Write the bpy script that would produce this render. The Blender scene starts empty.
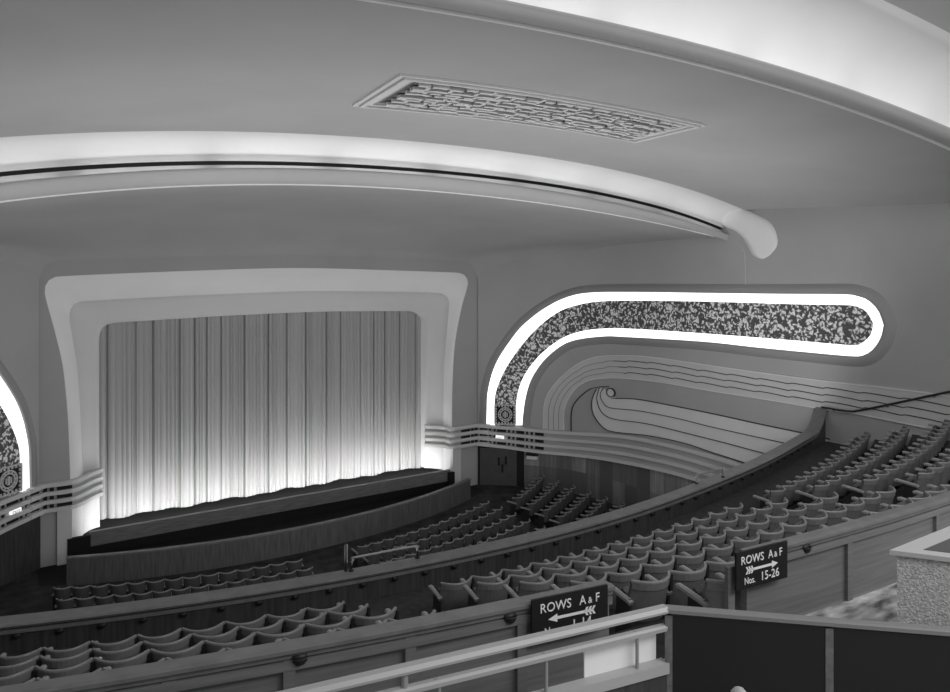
import bpy, bmesh, math, random
from mathutils import Vector, Matrix
random.seed(7)
S = bpy.context.scene
COL = S.collection
# ------------------------------------------------------------------ camera, world, exposure
EYE = 11.0
CAM = (-11.367, -33.207)
UX, UY = 0.8366775, 0.54769587          # cos / sin of the camera's turn towards the right
FPX, CX, HZ = 760.0, 475.0, 264.0
cam_d = bpy.data.cameras.new('camera'); cam = bpy.data.objects.new('camera', cam_d); COL.objects.link(cam)
cam.location = (CAM[0], CAM[1], EYE)
cam.rotation_euler = (math.radians(90), 0, -math.asin(UY))
cam_d.sensor_width = 36; cam_d.lens = 36 * FPX / 950; cam_d.shift_y = -(346 - HZ) / 950
cam_d.clip_start = 0.05; cam_d.clip_end = 300
S.camera = cam
world = bpy.data.worlds.new('hall_air'); S.world = world; world.use_nodes = True
world.node_tree.nodes['Background'].inputs[0].default_value = (1, 1, 1, 1)
world.node_tree.nodes['Background'].inputs[1].default_value = 0.5
S.view_settings.view_transform = 'Standard'; S.view_settings.look = 'None'
S.view_settings.gamma = 1; S.view_settings.use_curve_mapping = False
S.view_settings.exposure = 0.0
def area_light(name, loc, target, size, power, sy=None):
    d = bpy.data.lights.new(name, 'AREA'); d.energy = power; d.size = size
    if sy: d.shape = 'RECTANGLE'; d.size_y = sy
    o = bpy.data.objects.new(name, d); COL.objects.link(o); o.location = loc
    o.rotation_euler = (Vector(target) - Vector(loc)).to_track_quat('-Z', 'Y').to_euler()
    return o
area_light('rear_fill_light', (0, -36, 15.0), (3, -18, 5), 16, 900, 3)  # added fill light behind the camera, lifts the ambient level of the hall
for _i in range(6):      # unseen fill lights added below the balcony ledge to brighten ceiling and walls
    _a = math.radians(-16 + _i*6.6); _x, _y = -1 + 31.25*math.sin(_a), 11.3 - 31.25*math.cos(_a)
    area_light('balcony_front_fill', (_x, _y, 4.75), (_x*0.9, _y+6, 16), 2.6, 150, 0.35)
area_light('stalls_light', (2, -19.5, 5.0), (2, -8, 0), 8, 60, 1)
FOOT = 42.0      # footlight strength
COVE = 4.1       # cove lamp strength

# ------------------------------------------------------------------ pixel / world helpers
def at(px, py, Z):
    X = (px - CX) / FPX * Z
    return (CAM[0] + X * UX + Z * UY, CAM[1] - X * UY + Z * UX, EYE + (HZ - py) / FPX * Z)
def on_y(px, py, y):
    r = (px - CX) / FPX
    return at(px, py, (y - CAM[1]) / (UX - r * UY))
def on_z(px, py, z):
    return at(px, py, (z - EYE) * FPX / (HZ - py))
def lerp(a, b, t): return a + (b - a) * t
def interp(x, P):
    if x <= P[0][0]: return P[0][1]
    for (a, b), (c, d) in zip(P, P[1:]):
        if x <= c: return b + (d - b) * (x - a) / (c - a)
    return P[-1][1]
def resample(P, n, closed=False):
    P = [tuple(p) for p in P]
    if closed: P = P + [P[0]]
    L = [0]
    for a, b in zip(P, P[1:]): L.append(L[-1] + math.dist(a, b))
    out = []; j = 0
    for i in range(n):
        t = L[-1] * i / (n if closed else n - 1)
        while j < len(L) - 2 and L[j + 1] < t: j += 1
        s = 0 if L[j+1] == L[j] else (t - L[j]) / (L[j+1] - L[j])
        out.append(tuple(lerp(a, b, s) for a, b in zip(P[j], P[j+1])))
    return out
def catmull(P, k=8):
    out = []
    for i in range(len(P) - 1):
        p0 = P[max(i-1, 0)]; p1 = P[i]; p2 = P[i+1]; p3 = P[min(i+2, len(P)-1)]
        for j in range(k):
            t = j / k
            out.append(tuple(0.5*((2*b)+(c-a)*t+(2*a-5*b+4*c-d)*t*t+(-a+3*b-3*c+d)*t**3) for a, b, c, d in zip(p0, p1, p2, p3)))
    out.append(tuple(P[-1])); return out

# ------------------------------------------------------------------ materials
M = {}
def mat(name, v, rough=0.7, noise=0.0, scale=4.0, bump=0.0, bscale=30, stretch=(1,1,1), metal=0.0, v2=None, spec=0.4):
    m = bpy.data.materials.new(name); m.use_nodes = True; nt = m.node_tree; b = nt.nodes['Principled BSDF']
    b.inputs['Roughness'].default_value = rough; b.inputs['Metallic'].default_value = metal
    b.inputs['Specular IOR Level'].default_value = spec
    b.inputs['Base Color'].default_value = (v, v, v, 1)
    tc = nt.nodes.new('ShaderNodeTexCoord'); mp = nt.nodes.new('ShaderNodeMapping'); mp.inputs['Scale'].default_value = stretch
    nt.links.new(tc.outputs['Object'], mp.inputs['Vector'])
    if noise:
        n = nt.nodes.new('ShaderNodeTexNoise'); n.inputs['Scale'].default_value = scale; n.inputs['Detail'].default_value = 5
        nt.links.new(mp.outputs[0], n.inputs['Vector'])
        r = nt.nodes.new('ShaderNodeMapRange'); r.inputs[1].default_value = 0.3; r.inputs[2].default_value = 0.7
        r.inputs[3].default_value = v * (1 - noise); r.inputs[4].default_value = v2 or v * (1 + noise)
        nt.links.new(n.outputs[0], r.inputs[0]); nt.links.new(r.outputs[0], b.inputs['Base Color'])
    if bump:
        n2 = nt.nodes.new('ShaderNodeTexNoise'); n2.inputs['Scale'].default_value = bscale; n2.inputs['Detail'].default_value = 4
        nt.links.new(mp.outputs[0], n2.inputs['Vector'])
        bp = nt.nodes.new('ShaderNodeBump'); bp.inputs['Strength'].default_value = bump; bp.inputs['Distance'].default_value = 0.03
        nt.links.new(n2.outputs[0], bp.inputs['Height']); nt.links.new(bp.outputs[0], b.inputs['Normal'])
    M[name] = m; return m
def glow(name, e, v=0.8):
    m = mat(name, v); b = m.node_tree.nodes['Principled BSDF']
    b.inputs['Emission Color'].default_value = (1, 1, 1, 1); b.inputs['Emission Strength'].default_value = e; return m
mat('wall_plaster', 0.41, 0.85, 0.05, 0.4, 0.15, 60)
mat('ceiling_plaster', 0.48, 0.85, 0.06, 0.35, 0.12, 50)
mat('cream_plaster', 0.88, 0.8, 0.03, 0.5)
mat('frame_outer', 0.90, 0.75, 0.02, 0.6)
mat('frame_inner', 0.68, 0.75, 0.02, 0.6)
mat('rim_plaster', 0.33, 0.8)
mat('band_plaster', 0.58, 0.8, 0.04, 0.8)
mat('light_relief', 0.72, 0.8, 0.04, 0.6)
mat('line_paint', 0.05, 0.8)
mat('soft_line', 0.16, 0.8)
mat('bead', 0.85, 0.7)
mat('rail_plaster', 0.62, 0.75, 0.03, 1)
mat('slot_black', 0.015, 0.9)
mat('curtain', 0.40, 0.75, 0.05, 3.0, 0.0, 30, (1, 1, 0.02))
mat('stage_black', 0.008, 0.9)
mat('stage_wood', 0.16, 0.5, 0.25, 6, 0, 30, (0.3, 3, 3))
mat('pit_wood', 0.11, 0.45, 0.3, 5, 0, 30, (3, 3, 0.25))
mat('carpet_dark', 0.03, 0.95, 0.6, 2.0)
mat('tier_floor', 0.045, 0.9, 0.3, 6)
mat('wood_panel', 0.12, 0.5, 0.35, 5, 0, 30, (2.5, 2.5, 0.15))
mat('ledge_wood', 0.17, 0.38, 0.15, 5, 0, 30, (1, 1, 1))
mat('parapet_panel', 0.05, 0.5, 0.35, 6, 0, 30, (2.5, 2.5, 0.2))
mat('partition_wood', 0.17, 0.45, 0.18, 5, 0, 30, (0.25, 0.25, 6))
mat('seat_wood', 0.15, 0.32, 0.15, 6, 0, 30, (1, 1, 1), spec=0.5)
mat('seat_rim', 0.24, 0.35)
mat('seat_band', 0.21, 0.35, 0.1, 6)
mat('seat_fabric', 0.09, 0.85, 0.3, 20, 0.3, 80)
mat('seat_arm', 0.30, 0.4)
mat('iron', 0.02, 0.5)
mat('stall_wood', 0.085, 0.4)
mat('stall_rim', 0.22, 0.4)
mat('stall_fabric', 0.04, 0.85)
mat('steel', 0.33, 0.4, metal=0.2)
mat('dark_rail', 0.02, 0.4)
mat('barrier_dark', 0.012, 0.35)
mat('barrier_cap', 0.22, 0.4)
mat('hand_rail', 0.42, 0.4)
mat('white_board', 0.88, 0.6)
mat('sign_black', 0.012, 0.5)
mat('sign_white', 0.85, 0.6)
mat('stucco', 0.6, 0.9, 0.3, 40, 0.8, 60)
mat('slab', 0.5, 0.5)
mat('slab_dark', 0.1, 0.6)
mat('door_paint', 0.075, 0.5, 0.1, 3)
glow('lit_trough', 1.5)
glow('cove_lamp', COVE)
glow('cove_lamp_soft', 1.7)
glow('foot_lamp', FOOT)
glow('sign_glow', 0.9)
def voro_mat(name, lo, hi, scale, t0, t1):
    m = mat(name, lo, 0.7); nt = m.node_tree; b = nt.nodes['Principled BSDF']
    tc = nt.nodes.new('ShaderNodeTexCoord')
    n = nt.nodes.new('ShaderNodeTexNoise'); n.inputs['Scale'].default_value = scale * 0.6; n.inputs['Detail'].default_value = 2
    nt.links.new(tc.outputs['Object'], n.inputs['Vector'])
    mx = nt.nodes.new('ShaderNodeVectorMath'); mx.operation = 'MULTIPLY_ADD'; mx.inputs[1].default_value = (0.5,)*3
    nt.links.new(n.outputs['Color'], mx.inputs[0]); nt.links.new(tc.outputs['Object'], mx.inputs[2])
    v = nt.nodes.new('ShaderNodeTexVoronoi'); v.inputs['Scale'].default_value = scale
    nt.links.new(mx.outputs[0], v.inputs['Vector'])
    r = nt.nodes.new('ShaderNodeMapRange'); r.inputs[1].default_value = t0; r.inputs[2].default_value = t1
    r.inputs[3].default_value = hi; r.inputs[4].default_value = lo
    nt.links.new(v.outputs['Distance'], r.inputs[0]); nt.links.new(r.outputs[0], b.inputs['Base Color'])
    bp = nt.nodes.new('ShaderNodeBump'); bp.inputs['Strength'].default_value = 0.6; bp.inputs['Distance'].default_value = -0.05
    nt.links.new(v.outputs['Distance'], bp.inputs['Height']); nt.links.new(bp.outputs[0], b.inputs['Normal'])
    return m
voro_mat('leaf_grille', 0.10, 1.0, 6.5, 0.34, 0.55)
mat('carpet_floral', 0.16, 0.95, 0.8, 3.0, 0, 30, (0.9, 2.6, 1), v2=0.75)
# lower wall: wooden tiles of changing tone
def tile_mat():
    m = mat('wood_tiles', 0.1, 0.45); nt = m.node_tree; b = nt.nodes['Principled BSDF']
    tc = nt.nodes.new('ShaderNodeTexCoord'); sep = nt.nodes.new('ShaderNodeSeparateXYZ'); nt.links.new(tc.outputs['Object'], sep.inputs[0])
    def cell(sock, size):
        d = nt.nodes.new('ShaderNodeMath'); d.operation = 'DIVIDE'; d.inputs[1].default_value = size; nt.links.new(sock, d.inputs[0])
        f = nt.nodes.new('ShaderNodeMath'); f.operation = 'FLOOR'; nt.links.new(d.outputs[0], f.inputs[0]); return f.outputs[0]
    c = nt.nodes.new('ShaderNodeCombineXYZ'); nt.links.new(cell(sep.outputs[1], 0.75), c.inputs[1]); nt.links.new(cell(sep.outputs[2], 1.1), c.inputs[2])
    w = nt.nodes.new('ShaderNodeTexWhiteNoise'); nt.links.new(c.outputs[0], w.inputs[0])
    mp = nt.nodes.new('ShaderNodeMapping'); mp.inputs['Scale'].default_value = (3, 3, 0.15); nt.links.new(tc.outputs['Object'], mp.inputs[0])
    n = nt.nodes.new('ShaderNodeTexNoise'); n.inputs['Scale'].default_value = 3; nt.links.new(mp.outputs[0], n.inputs[0])
    a = nt.nodes.new('ShaderNodeMath'); a.operation = 'MULTIPLY'; nt.links.new(w.outputs[0], a.inputs[0]); nt.links.new(n.outputs[0], a.inputs[1])
    r = nt.nodes.new('ShaderNodeMapRange'); r.inputs[1].default_value = 0.05; r.inputs[2].default_value = 0.6
    r.inputs[3].default_value = 0.11; r.inputs[4].default_value = 0.36
    nt.links.new(a.outputs[0], r.inputs[0]); nt.links.new(r.outputs[0], b.inputs['Base Color'])
tile_mat()

# ------------------------------------------------------------------ mesh helpers
def thing(name, label, cat, loc=(0,0,0), rz=0, group=None):
    o = bpy.data.objects.new(name, None); COL.objects.link(o); o.empty_display_size = 0.2
    o.location = loc; o.rotation_euler = (0, 0, rz); o['label'] = label; o['category'] = cat
    if group: o['group'] = group
    return o
def obj(name, verts, faces, m, parent=None, smooth=False, label=None, cat=None, kind=None, group=None):
    me = bpy.data.meshes.new(name)
    if parent is not None and parent.get('_root') is None and parent.location.length > 0 and False: pass
    me.from_pydata([tuple(v) for v in verts], [], faces)
    bm = bmesh.new(); bm.from_mesh(me)
    bmesh.ops.recalc_face_normals(bm, faces=bm.faces)
    bm.to_mesh(me); bm.free()
    if smooth: me.polygons.foreach_set('use_smooth', [True] * len(me.polygons))
    me.materials.append(M[m] if isinstance(m, str) else m)
    o = bpy.data.objects.new(name, me); COL.objects.link(o)
    if parent: o.parent = parent
    if label: o['label'] = label
    if cat: o['category'] = cat
    if kind: o['kind'] = kind
    if group: o['group'] = group
    return o
def arc_pts(cx, cy_, R, x0, x1, n): return [(lerp(x0,x1,i/(n-1)), cy_ - math.sqrt(R*R - (lerp(x0,x1,i/(n-1))-cx)**2)) for i in range(n)]
class G:                                    # collects boxes, tubes and grids for one mesh
    def __init__(s): s.v = []; s.f = []
    def add(s, v, f):
        n = len(s.v); s.v += [tuple(p) for p in v]; s.f += [tuple(i + n for i in q) for q in f]
    def box(s, x0, x1, y0, y1, z0, z1):
        s.add([(x0,y0,z0),(x1,y0,z0),(x1,y1,z0),(x0,y1,z0),(x0,y0,z1),(x1,y0,z1),(x1,y1,z1),(x0,y1,z1)],
              [(0,3,2,1),(4,5,6,7),(0,1,5,4),(1,2,6,5),(2,3,7,6),(3,0,4,7)])
    def grid(s, rows, closed=False):        # rows: lists of points, same length
        n = len(rows[0]); v = [p for r in rows for p in r]; f = []
        for i in range(len(rows) - 1):
            for j in range(n if closed else n - 1):
                k = (j + 1) % n; f.append((i*n+j, i*n+k, (i+1)*n+k, (i+1)*n+j))
        s.add(v, f)
    def sweep(s, path, sect, up=(0,0,1)):   # sect: closed 2-D outline (sideways, up) along a path
        rows = []; up = Vector(up)
        for i, p in enumerate(path):
            a = Vector(path[max(i-1, 0)]); b = Vector(path[min(i+1, len(path)-1)])
            t = (b - a).normalized(); side = t.cross(up)
            side = side.normalized() if side.length > 1e-4 else Vector((1, 0, 0)); u2 = side.cross(t).normalized()
            rows.append([tuple(Vector(p) + side * q[0] + u2 * q[1]) for q in sect])
        s.grid(rows, True); n = len(sect); m = len(s.v)
        s.f.append(tuple(range(m - n, m))); s.f.append(tuple(range(m - n*len(rows), m - n*len(rows) + n))[::-1])
    def tube(s, path, r, n=8):
        d = Vector(path[-1]) - Vector(path[0]); up = (0,0,1) if abs(d.z) < 0.7*d.length else (0.55, 0.83, 0)
        s.sweep(path, [(r*math.cos(2*math.pi*i/n), r*math.sin(2*math.pi*i/n)) for i in range(n)], up)
    def lathe(s, prof, c=(0,0,0), n=16):
        s.grid([[(c[0]+r*math.cos(2*math.pi*i/n), c[1]+r*math.sin(2*math.pi*i/n), c[2]+z) for i in range(n)] for r, z in prof], True)
    def make(s, name, m, parent=None, smooth=False, **k): return obj(name, s.v, s.f, m, parent, smooth, **k)

# ------------------------------------------------------------------ right / left wall plan curve
PLAN = catmull([(9.5,-1.6),(10.2,-2.15),(11.0,-2.85),(11.8,-3.85),(12.5,-5.1),(12.95,-6.7),(13.12,-8.3),(13.18,-11),(13.32,-14),(13.46,-17.4),(13.62,-21.7),(13.8,-27),(14.0,-31),(14.1,-37)], 10)
PS = [0.0]
for a, b in zip(PLAN, PLAN[1:]): PS.append(PS[-1] + math.dist(a, b))
def wall_xy(s, off=0.0):
    j = 0
    s = max(s, -3)
    while j < len(PS) - 2 and PS[j+1] < s: j += 1
    t = (s - PS[j]) / (PS[j+1] - PS[j]); a, b = PLAN[j], PLAN[j+1]
    # smooth normal from neighbours
    a0 = PLAN[max(j-1,0)]; b1 = PLAN[min(j+2,len(PLAN)-1)]
    dx, dy = b1[0]-a0[0], b1[1]-a0[1]; L = math.hypot(dx, dy)
    return (lerp(a[0],b[0],t) + off*dy/L, lerp(a[1],b[1],t) - off*dx/L)
def wall_x_at_y(y):
    for a, b in zip(PLAN, PLAN[1:]):
        if b[1] <= y <= a[1]: return lerp(a[0], b[0], (y-a[1])/(b[1]-a[1]))
    return PLAN[0][0] if y > PLAN[0][1] else PLAN[-1][0]
def to_wall(px, py):                        # pixel -> (s, z) on the right wall
    r = (px - CX) / FPX; dx, dy = r*UX + UY, -r*UY + UX
    for j, (a, b) in enumerate(zip(PLAN, PLAN[1:])):
        ex, ey = b[0]-a[0], b[1]-a[1]; den = dx*(-ey) - dy*(-ex)
        qx, qy = a[0]-CAM[0], a[1]-CAM[1]
        Z = (qx*(-ey) - qy*(-ex)) / den; t = (dx*qy - dy*qx) / den
        if (-0.001 <= t <= 1.001 or (j == 0 and t < 0)) and Z > 0:
            return (PS[j] + t*(PS[j+1]-PS[j]), EYE + (HZ - py)/FPX*Z)
    raise ValueError((px, py))
def W3(q, off=0.0, side=1):
    x, y = wall_xy(q[0], off); return (side*x, y, q[1])
def wpath(P, n=None, smooth=True):
    Q = [to_wall(*p) for p in P]
    if smooth: Q = catmull(Q, 5)
    return resample(Q, n) if n else Q
def solid_strip(g, A, B, off, base, side=1, caps=True):
    g.grid([[W3(q, base, side) for q in A], [W3(q, off, side) for q in A], [W3(q, off, side) for q in B], [W3(q, base, side) for q in B]])
    if caps:
        for i in (0, -1):
            g.add([W3(A[i], base, side), W3(A[i], off, side), W3(B[i], off, side), W3(B[i], base, side)], [(0,1,2,3)])
def wall_bead(g, P, wdt, off, base=0.0, side=1):
    A = []; B = []
    for i, p in enumerate(P):
        a = P[max(i-1,0)]; b = P[min(i+1,len(P)-1)]; dx, dz = b[0]-a[0], b[1]-a[1]; L = math.hypot(dx, dz) or 1
        A.append((p[0]-dz/L*wdt/2, p[1]+dx/L*wdt/2)); B.append((p[0]+dz/L*wdt/2, p[1]-dx/L*wdt/2))
    solid_strip(g, A, B, off, base, side)

# ------------------------------------------------------------------ SETTING: floor, walls
g = G(); g.box(-15, 15, -30, -1.5, -0.2, 0.0); g.make('floor', 'carpet_dark', kind='structure')
for side, nm in ((1, 'wall_right'), (-1, 'wall_left')):
    g = G(); n = len(PLAN); zs = [-0.2, 3, 6, 9, 12, 13.05]
    g.grid([[W3((s, z), 0, side) for s in PS] for z in zs])
    g.grid([[W3((s, z), -0.3, side) for s in PS] for z in zs])
    g.grid([[W3((s, 13.05), 0, side) for s in PS], [W3((s, 13.05), -0.3, side) for s in PS]])
    g.make(nm, 'wall_plaster', kind='structure', smooth=False)

# proscenium frame outlines (left foot, over the top, right foot)
oO = [(70,545),(70,500),(70,472),(68,420),(65.5,390),(62.4,364),(55.5,334),(49.7,313),(45.5,297),(44.8,288),(48,281),(54,277.6),(60,276.4),(99.5,274.4),(169,271.6),(250,268.8),(295,268),(340,268.7),(400,270.6),(452,272.4),(461,273.4),(466,276.5),(468,282.5),(466.5,290),(461,310),(455,343),(452.6,379.6),(452,423),(452,445),(452,474)]
oM = [(83,545),(83,500),(82.5,470),(80.5,420),(77.5,371),(72.8,339),(69.6,319),(70,311),(73,305),(79,301.8),(104,300),(169,296.4),(250,293),(300,291.2),(340,291),(400,291.8),(436,292.8),(444,294.4),(448.5,299),(449,305),(448,317),(445.6,345),(444,364),(443.6,380),(443.4,423),(443.4,445),(443.4,470)]
oI = [(100,534),(99.5,500),(99.3,470),(99.1,420),(99,371),(99,345),(99.5,336),(101,330),(104,326.4),(113.4,323),(150,320.6),(200,317.4),(250,314.6),(300,312.4),(340,311.4),(400,311.2),(412,311.4),(419,313),(423.5,317),(425,322),(425,345),(425,380),(425,423),(425,445),(425,468)]
YO, YM, YI, YC = -1.55, -1.05, -0.35, 0.05
NF = 150
def outl(P, y):
    Q = [on_y(px, py, y) for px, py in P]; return resample(catmull(Q, 5), NF)
fO, fM, fI = outl(oO, YO), outl(oM, YM), outl(oI, YI)
fr = thing('proscenium_frame', 'pale flared moulded frame around the lit stage curtain', 'frame', (0, 0, 0))
g = G(); rows = []
for k in range(6):
    t = k/5; e = math.sin(t*math.pi/2)
    rows.append([tuple(lerp(a, b, t) if i != 1 else lerp(YO-0.0, YM, t) - 0.14*math.sin(t*math.pi) for i, (a, b) in enumerate(zip(p, q))) for p, q in zip(fO, fM)])
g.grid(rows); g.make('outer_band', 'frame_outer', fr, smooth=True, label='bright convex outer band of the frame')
g = G(); rows = []
fM2 = [(x, y + 0.10, z) for x, y, z in fM]
rows.append(fM)
for k in range(6):
    t = k/5
    rows.append([tuple(lerp(a, b, t) if i != 1 else lerp(YM+0.1, YI, t) + 0.12*math.sin(t*math.pi) for i, (a, b) in enumerate(zip(p, q))) for p, q in zip(fM2, fI)])
rows.append([(x, 0.6, z) for x, y, z in fI])
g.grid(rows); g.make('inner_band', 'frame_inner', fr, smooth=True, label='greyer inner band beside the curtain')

# front wall around the frame
g = G()
xl, xr = -wall_xy(0)[0], wall_xy(0)[0]
LW = []
for p in fO:
    # matching point on the outer rectangle
    x, z = p[0], p[2]
    LW.append(p)
ztop = 9.75*0 + 11.9
m_ = len(fO)
outer_rect = []
i_l = min(range(m_//3), key=lambda i: fO[i][0]); i_r = max(range(2*m_//3, m_), key=lambda i: fO[i][0])
i_l = max(i for i in range(m_//2) if fO[i][2] < fO[m_//2][2] - 0.6)
i_r = min(i for i in range(m_//2, m_) if fO[i][2] < fO[m_//2][2] - 0.6)
for i, p in enumerate(fO):
    if i <= i_l: outer_rect.append((xl - 0.25, YO, p[2]))
    elif i >= i_r: outer_rect.append((xr + 0.25, YO, p[2]))
    else:
        t = (i - i_l) / (i_r - i_l); outer_rect.append((lerp(xl - 0.25, xr + 0.25, t), YO, max(p[2], fO[i_l][2]) + 0.55))
g.grid([fO, outer_rect])
for i in (0, -1):
    a, b = fO[i], outer_rect[i]; g.add([a, b, (b[0], b[1], -0.2), (a[0], a[1], -0.2)], [(0,1,2,3)])
g.make('wall_front', 'wall_plaster', kind='structure')
# ------------------------------------------------------------------ ceiling curves
C1 = [(0,201),(50,195.5),(100,190.5),(200,185.5),(270,183),(300,184),(400,188),(475,194),(560,206),(640,219),(700,232),(738,243)]
C2 = [(0,182.5),(75,176),(150,170.5),(200,168),(270,167),(300,167.5),(400,173),(475,180.5),(560,191.5),(640,208),(700,225.5),(738,238)]
C3 = [(0,172),(65,166.5),(130,162.5),(200,160.5),(240,160.5),(300,162),(400,167),(475,173.5),(560,184),(640,200.5),(700,219),(735,233)]
C4 = [(0,136.5),(100,132.5),(185,131),(240,131.5),(300,133),(400,140),(475,147),(560,160.5),(640,174),(700,193),(745,210),(757,216)]
C5 = [(345,0),(400,4),(475,14.5),(540,24),(600,37),(680,57),(750,80),(810,97),(860,112),(910,131),(950,146)]
C6 = [(540,0),(625,17),(715,40),(775,62),(835,84),(900,109),(950,130)]
C7 = [(790,-34),(830,-18),(870,0),(910,18),(950,38)]
def solve(A, b):
    n = len(b); Mx = [A[i][:] + [b[i]] for i in range(n)]
    for i in range(n):
        p = max(range(i, n), key=lambda k: abs(Mx[k][i])); Mx[i], Mx[p] = Mx[p], Mx[i]
        for k in range(n):
            if k != i:
                f = Mx[k][i]/Mx[i][i]; Mx[k] = [u - f*w for u, w in zip(Mx[k], Mx[i])]
    return [Mx[i][n]/Mx[i][i] for i in range(n)]
def fit(P, y, terms):
    Q = [on_y(px, py, y) for px, py in resample(P, 40)]
    B = [[t(x/10) for t in terms] for x, _, _ in Q]; n = len(terms)
    A = [[sum(r[i]*r[j] for r in B) for j in range(n)] for i in range(n)]
    c = solve(A, [sum(r[i]*q[2] for r, q in zip(B, Q)) for i in range(n)])
    return lambda x: sum(k*t(x/10) for k, t in zip(c, terms))
full = [lambda x: 1, lambda x: x, lambda x: x*x, lambda x: x**3, lambda x: x**4]
part_ = [lambda x: 1, lambda x: x, lambda x: x*x]
Y1, Y2, Y3, Y4, Y5, Y6, Y7 = -13.3, -13.75, -13.45, -14.4, -24.2, -25.0, -25.9
z1, z2, z3, z4 = fit(C1, Y1, full), fit(C2, Y2, full), fit(C3, Y3, full), fit(C4, Y4, full)
z5 = fit(C5, Y5, part_); _z6 = fit(C6, Y6, part_); d6 = _z6(3) - z5(3)
z6 = lambda x: z5(x) + d6
_z7 = fit(C7, Y7, [lambda x: 1, lambda x: x])
z7 = lambda x: z6(x) + max(0.5, (_z7(6) - z6(6)))
NX = 70
def xrow(y, extra=0.08):
    w = wall_x_at_y(y) + extra; return [lerp(-w, w, i/NX) for i in range(NX+1)]
def crow(y, zf): return [(x, y, zf(x)) for x in xrow(y)]
zB = lambda x: fO[m_//2][2] + 0.25 - 0.0*x
g = G(); rows = []
for k in range(15):
    th = math.pi/2 * k/14
    y = YO - (abs(Y1) - abs(YO)) * (1 - math.cos(th)); t = math.sin(th)
    base = [lerp(outer_rect[0][0], outer_rect[-1][0], i/NX) for i in range(NX+1)]
    row = []
    for i, x in enumerate(xrow(y)):
        j = min(range(i_l, i_r+1), key=lambda q: abs(outer_rect[q][0] - base[i])); zb = outer_rect[j][2]
        row.append((x, y, lerp(zb, z1(x), t)))
    rows.append(row)
g.grid(rows); g.make('ceiling', 'wall_plaster', kind='structure', smooth=True)
# first cove: lip, slot, bright face
XE = 12.6
def clipx(row, xe): return row
g = G(); rows = []
g.sweep([(x, Y1, z1(x) - 0.012) for x in xrow(Y1, -0.4)], [(-.02,-.02),(.02,-.02),(.02,.02),(-.02,.02)])
g.make('trim_1', 'bead', kind='structure')
g = G(); rows = []
for k in range(7):
    t = k/6; rows.append([(x, lerp(Y1, Y2, math.sin(t*math.pi/2)), lerp(z1(x), z2(x), 1-math.cos(t*math.pi/2)) if k < 6 else z2(x)) for x in xrow(Y1)])
rows.append([(x, Y2 + 0.10, z2(x) + 0.01) for x in xrow(Y1)])
rows.append([(x, Y2 + 0.10, z2(x) - 0.22) for x in xrow(Y1)])
g.grid(rows); g.make('trim_2', 'ceiling_plaster', kind='structure', smooth=True)
g = G()          # trough bed and shadow gap at the foot of the cove face
g.grid([[(x, Y2 + 0.10, z2(x) - 0.22) for x in xrow(Y1)], [(x, Y3 + 0.04, z3(x) - 0.22) for x in xrow(Y1)], [(x, Y3 + 0.04, z3(x) - 0.10) for x in xrow(Y1)]])
g.make('trim_3', 'band_plaster', kind='structure')
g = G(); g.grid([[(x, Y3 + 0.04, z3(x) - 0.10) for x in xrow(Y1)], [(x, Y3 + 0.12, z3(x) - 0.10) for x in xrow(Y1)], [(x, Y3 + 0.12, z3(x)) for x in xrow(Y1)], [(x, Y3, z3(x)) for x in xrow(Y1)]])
g.make('trim_13', 'iron', kind='structure')  # recess coloured dark as the shadow gap above the lip
g = G(); rows = []
for k in range(8):
    t = k/7; rows.append([(x, lerp(Y3, Y4, 1-math.cos(t*math.pi/2)), lerp(z3(x), z4(x), math.sin(t*math.pi/2))) for x in xrow(Y3)])
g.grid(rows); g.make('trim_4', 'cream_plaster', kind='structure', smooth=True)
def bigceil(x, y):
    t = (y - Y4)/(Y5 - Y4); return lerp(z4(x), z5(x), t)
g = G(); rows = []
for k in range(13):
    y = lerp(Y4, Y5, k/12); rows.append([(x, y, bigceil(x, y)) for x in xrow(y)])
g.grid(rows); g.make('ceiling.001', 'ceiling_plaster', kind='structure', smooth=True)
g = G(); g.sweep([(x, Y5, z5(x) - 0.015) for x in xrow(Y5, -0.1)], [(-.03,-.03),(.03,-.03),(.03,.03),(-.03,.03)])
g.make('trim_5', 'bead', kind='structure')
g = G(); rows = []
for k in range(7):
    t = k/6; rows.append([(x, lerp(Y5, Y6, math.sin(t*math.pi/2)), lerp(z5(x), z6(x), 1-math.cos(t*math.pi/2))) for x in xrow(Y5)])
rows.append([(x, Y6 + 0.12, z6(x)) for x in xrow(Y5)]); rows.append([(x, Y6 + 0.12, z6(x) - 0.03) for x in xrow(Y5)])
rows.append([(x, Y6 + 0.5, z6(x) - 0.03) for x in xrow(Y5)])
g.grid(rows); g.make('trim_6', 'ceiling_plaster', kind='structure', smooth=True)
g = G(); rows = []
for k in range(8):
    t = k/7; rows.append([(x, lerp(Y6+0.5, Y7, 1-math.cos(t*math.pi/2)), lerp(z6(x) - 0.03, z7(x), math.sin(t*math.pi/2))) for x in xrow(Y5)])
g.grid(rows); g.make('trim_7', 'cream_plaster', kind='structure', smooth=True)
g = G(); g.grid([[(x, Y7, z7(x)) for x in xrow(Y5)], [(x, -30.0, z7(x)+0.1) for x in xrow(Y5)]]); g.make('ceiling.002', 'ceiling_plaster', kind='structure', smooth=True)
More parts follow.
